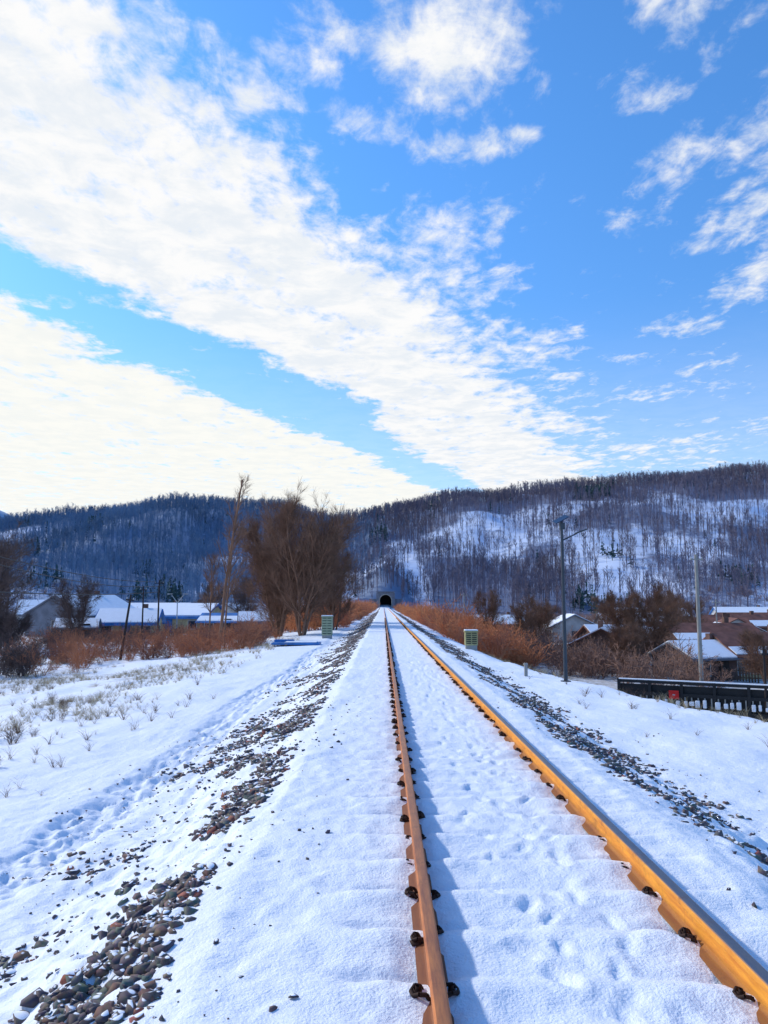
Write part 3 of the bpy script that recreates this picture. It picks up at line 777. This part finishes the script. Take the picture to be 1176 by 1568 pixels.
w=bpy.data.worlds.new('World');scene.world=w;w.use_nodes=True
nt=w.node_tree;nt.nodes.clear();L_=nt.links.new
def N_(t): return nt.nodes.new(t)
def setin(n,i,v):
    if isinstance(v,(int,float)): n.inputs[i].default_value=v
    else: L_(v,n.inputs[i])
def m(op,a,b=0.0,c=None):
    n=N_('ShaderNodeMath');n.operation=op;setin(n,0,a);setin(n,1,b)
    if c is not None:setin(n,2,c)
    return n.outputs[0]
def sm(v,a,b,lo=0.,hi=1.):
    n=N_('ShaderNodeMapRange');n.interpolation_type='SMOOTHSTEP';setin(n,0,v)
    n.inputs[1].default_value=a;n.inputs[2].default_value=b;n.inputs[3].default_value=lo;n.inputs[4].default_value=hi;return n.outputs[0]
tc=N_('ShaderNodeTexCoord');sp=N_('ShaderNodeSeparateXYZ');L_(tc.outputs['Generated'],sp.inputs[0])
dz=m('MAXIMUM',sp.outputs['Z'],.03)
u=m('DIVIDE',sp.outputs['X'],dz);v=m('DIVIDE',sp.outputs['Y'],dz)
cb=N_('ShaderNodeCombineXYZ');L_(u,cb.inputs[0]);L_(v,cb.inputs[1])
def noise(sc,det=8,ro=.6,dist=0.,map=(1,1,1),loc=(0,0,0),rot=0):
    mp=N_('ShaderNodeMapping');mp.inputs['Scale'].default_value=map;mp.inputs['Location'].default_value=loc;mp.inputs['Rotation'].default_value=(0,0,rot)
    L_(cb.outputs[0],mp.inputs['Vector'])
    n=N_('ShaderNodeTexNoise');n.inputs['Scale'].default_value=sc;n.inputs['Detail'].default_value=det;n.inputs['Roughness'].default_value=ro;n.inputs['Distortion'].default_value=dist
    L_(mp.outputs[0],n.inputs['Vector']);return n.outputs['Fac']
n_edge=noise(2.2,6,.65)
s=m('SUBTRACT',u,m('MULTIPLY',v,.45))
s=m('ADD',s,m('MULTIPLY',m('SUBTRACT',n_edge,.5),.85))
s2=m('ADD',s,m('MULTIPLY',m('SUBTRACT',v,2.0),.05))
gap=m('MULTIPLY',sm(v,2.4,3.3),sm(v,3.8,5.2,1,0))
B2=sm(m('ADD',s2,m('MULTIPLY',gap,.10)),-2.44,-2.10,1,0)
B1=m('MULTIPLY',sm(m('SUBTRACT',s2,m('MULTIPLY',gap,.18)),-2.16,-1.74),sm(s,-1.30,-.62,1,0))
BR=m('MULTIPLY',m('MULTIPLY',sm(s,-1.35,-1.05),sm(s,-.85,-.3,1,0)),m('MULTIPLY',sm(v,1.5,2.0),.49))
M_=m('MAXIMUM',m('MAXIMUM',B1,B2),BR)
def blob(cu,cv,ru,rv,amp):
    a=m('DIVIDE',m('SUBTRACT',u,cu),ru);b=m('DIVIDE',m('SUBTRACT',v,cv),rv)
    q=m('SQRT',m('ADD',m('MULTIPLY',a,a),m('MULTIPLY',b,b)))
    return sm(q,.1,1.4,amp,0.)
for bl in [(.12,1.29,.19,.22,.85),(.06,1.18,.13,.1,.5),(.20,1.60,.16,.09,.66),(.30,1.55,.06,.05,.62),(-.12,1.30,.14,.15,.48),(-.05,1.5,.14,.14,.36),
           (.84,1.52,.15,.22,.56),(.95,1.85,.17,.30,.56),(1.15,2.2,.15,.36,.62),(.66,1.68,.11,.17,.50),(.65,1.95,.11,.12,.46),(.52,1.42,.1,.1,.42),
           (1.10,2.72,.22,.18,.38),(.50,1.18,.14,.1,.48),(.72,1.2,.2,.2,.48),(1.9,5.2,1.0,1.5,.5),(1.3,3.4,.7,.7,.34)]:
    M_=m('MAXIMUM',M_,blob(*bl))
nA=noise(3.0,9,.66,.4);nB=noise(11,7,.62,.3,(1.25,.7,1),rot=-.4)
D=m('ADD',M_,m('ADD',m('MULTIPLY',m('SUBTRACT',nA,.5),1.75),m('MULTIPLY',m('SUBTRACT',nB,.5),1.45)))
alpha=sm(D,.20,.92)
veil=m('MULTIPLY',sm(sp.outputs['Z'],.08,.38,1,0),.36)
alpha=m('MAXIMUM',alpha,veil)
sky=N_('ShaderNodeTexSky');sky.sky_type='NISHITA';sky.sun_disc=False;sky.sun_elevation=R(EL);sky.sun_rotation=R(AZ);sky.air_density=1.0;sky.dust_density=.4;sky.ozone_density=2.0
tm=N_('ShaderNodeMix');tm.data_type='RGBA';L_(sm(sp.outputs['Z'],.15,.60),tm.inputs['Factor']);tm.inputs[6].default_value=(.62,1.03,1.45,1);tm.inputs[7].default_value=(.60,1.20,1.74,1)
mul=N_('ShaderNodeMix');mul.data_type='RGBA';mul.blend_type='MULTIPLY';mul.inputs['Factor'].default_value=1
L_(sky.outputs[0],mul.inputs[6]);L_(tm.outputs[2],mul.inputs[7])
bg1=N_('ShaderNodeBackground');bg1.inputs[1].default_value=.145;L_(mul.outputs[2],bg1.inputs[0])
ns=noise(6,8,.65,.3,loc=(3,1,0))
shade=sm(ns,.36,.62)
tint=N_('ShaderNodeMix');tint.data_type='RGBA';L_(shade,tint.inputs['Factor']);tint.inputs[6].default_value=(.84,.89,.95,1);tint.inputs[7].default_value=(1.0,1.0,1.0,1)
tin2=N_('ShaderNodeMix');tin2.data_type='RGBA';L_(m('MULTIPLY',B2,.6),tin2.inputs['Factor']);L_(tint.outputs[2],tin2.inputs[6]);tin2.inputs[7].default_value=(1,1.0,.92,1)
bg2=N_('ShaderNodeBackground');bg2.inputs[1].default_value=.98;L_(tin2.outputs[2],bg2.inputs[0])
mixs=N_('ShaderNodeMixShader');L_(alpha,mixs.inputs[0]);L_(bg1.outputs[0],mixs.inputs[1]);L_(bg2.outputs[0],mixs.inputs[2])
out=N_('ShaderNodeOutputWorld');L_(mixs.outputs[0],out.inputs[0])
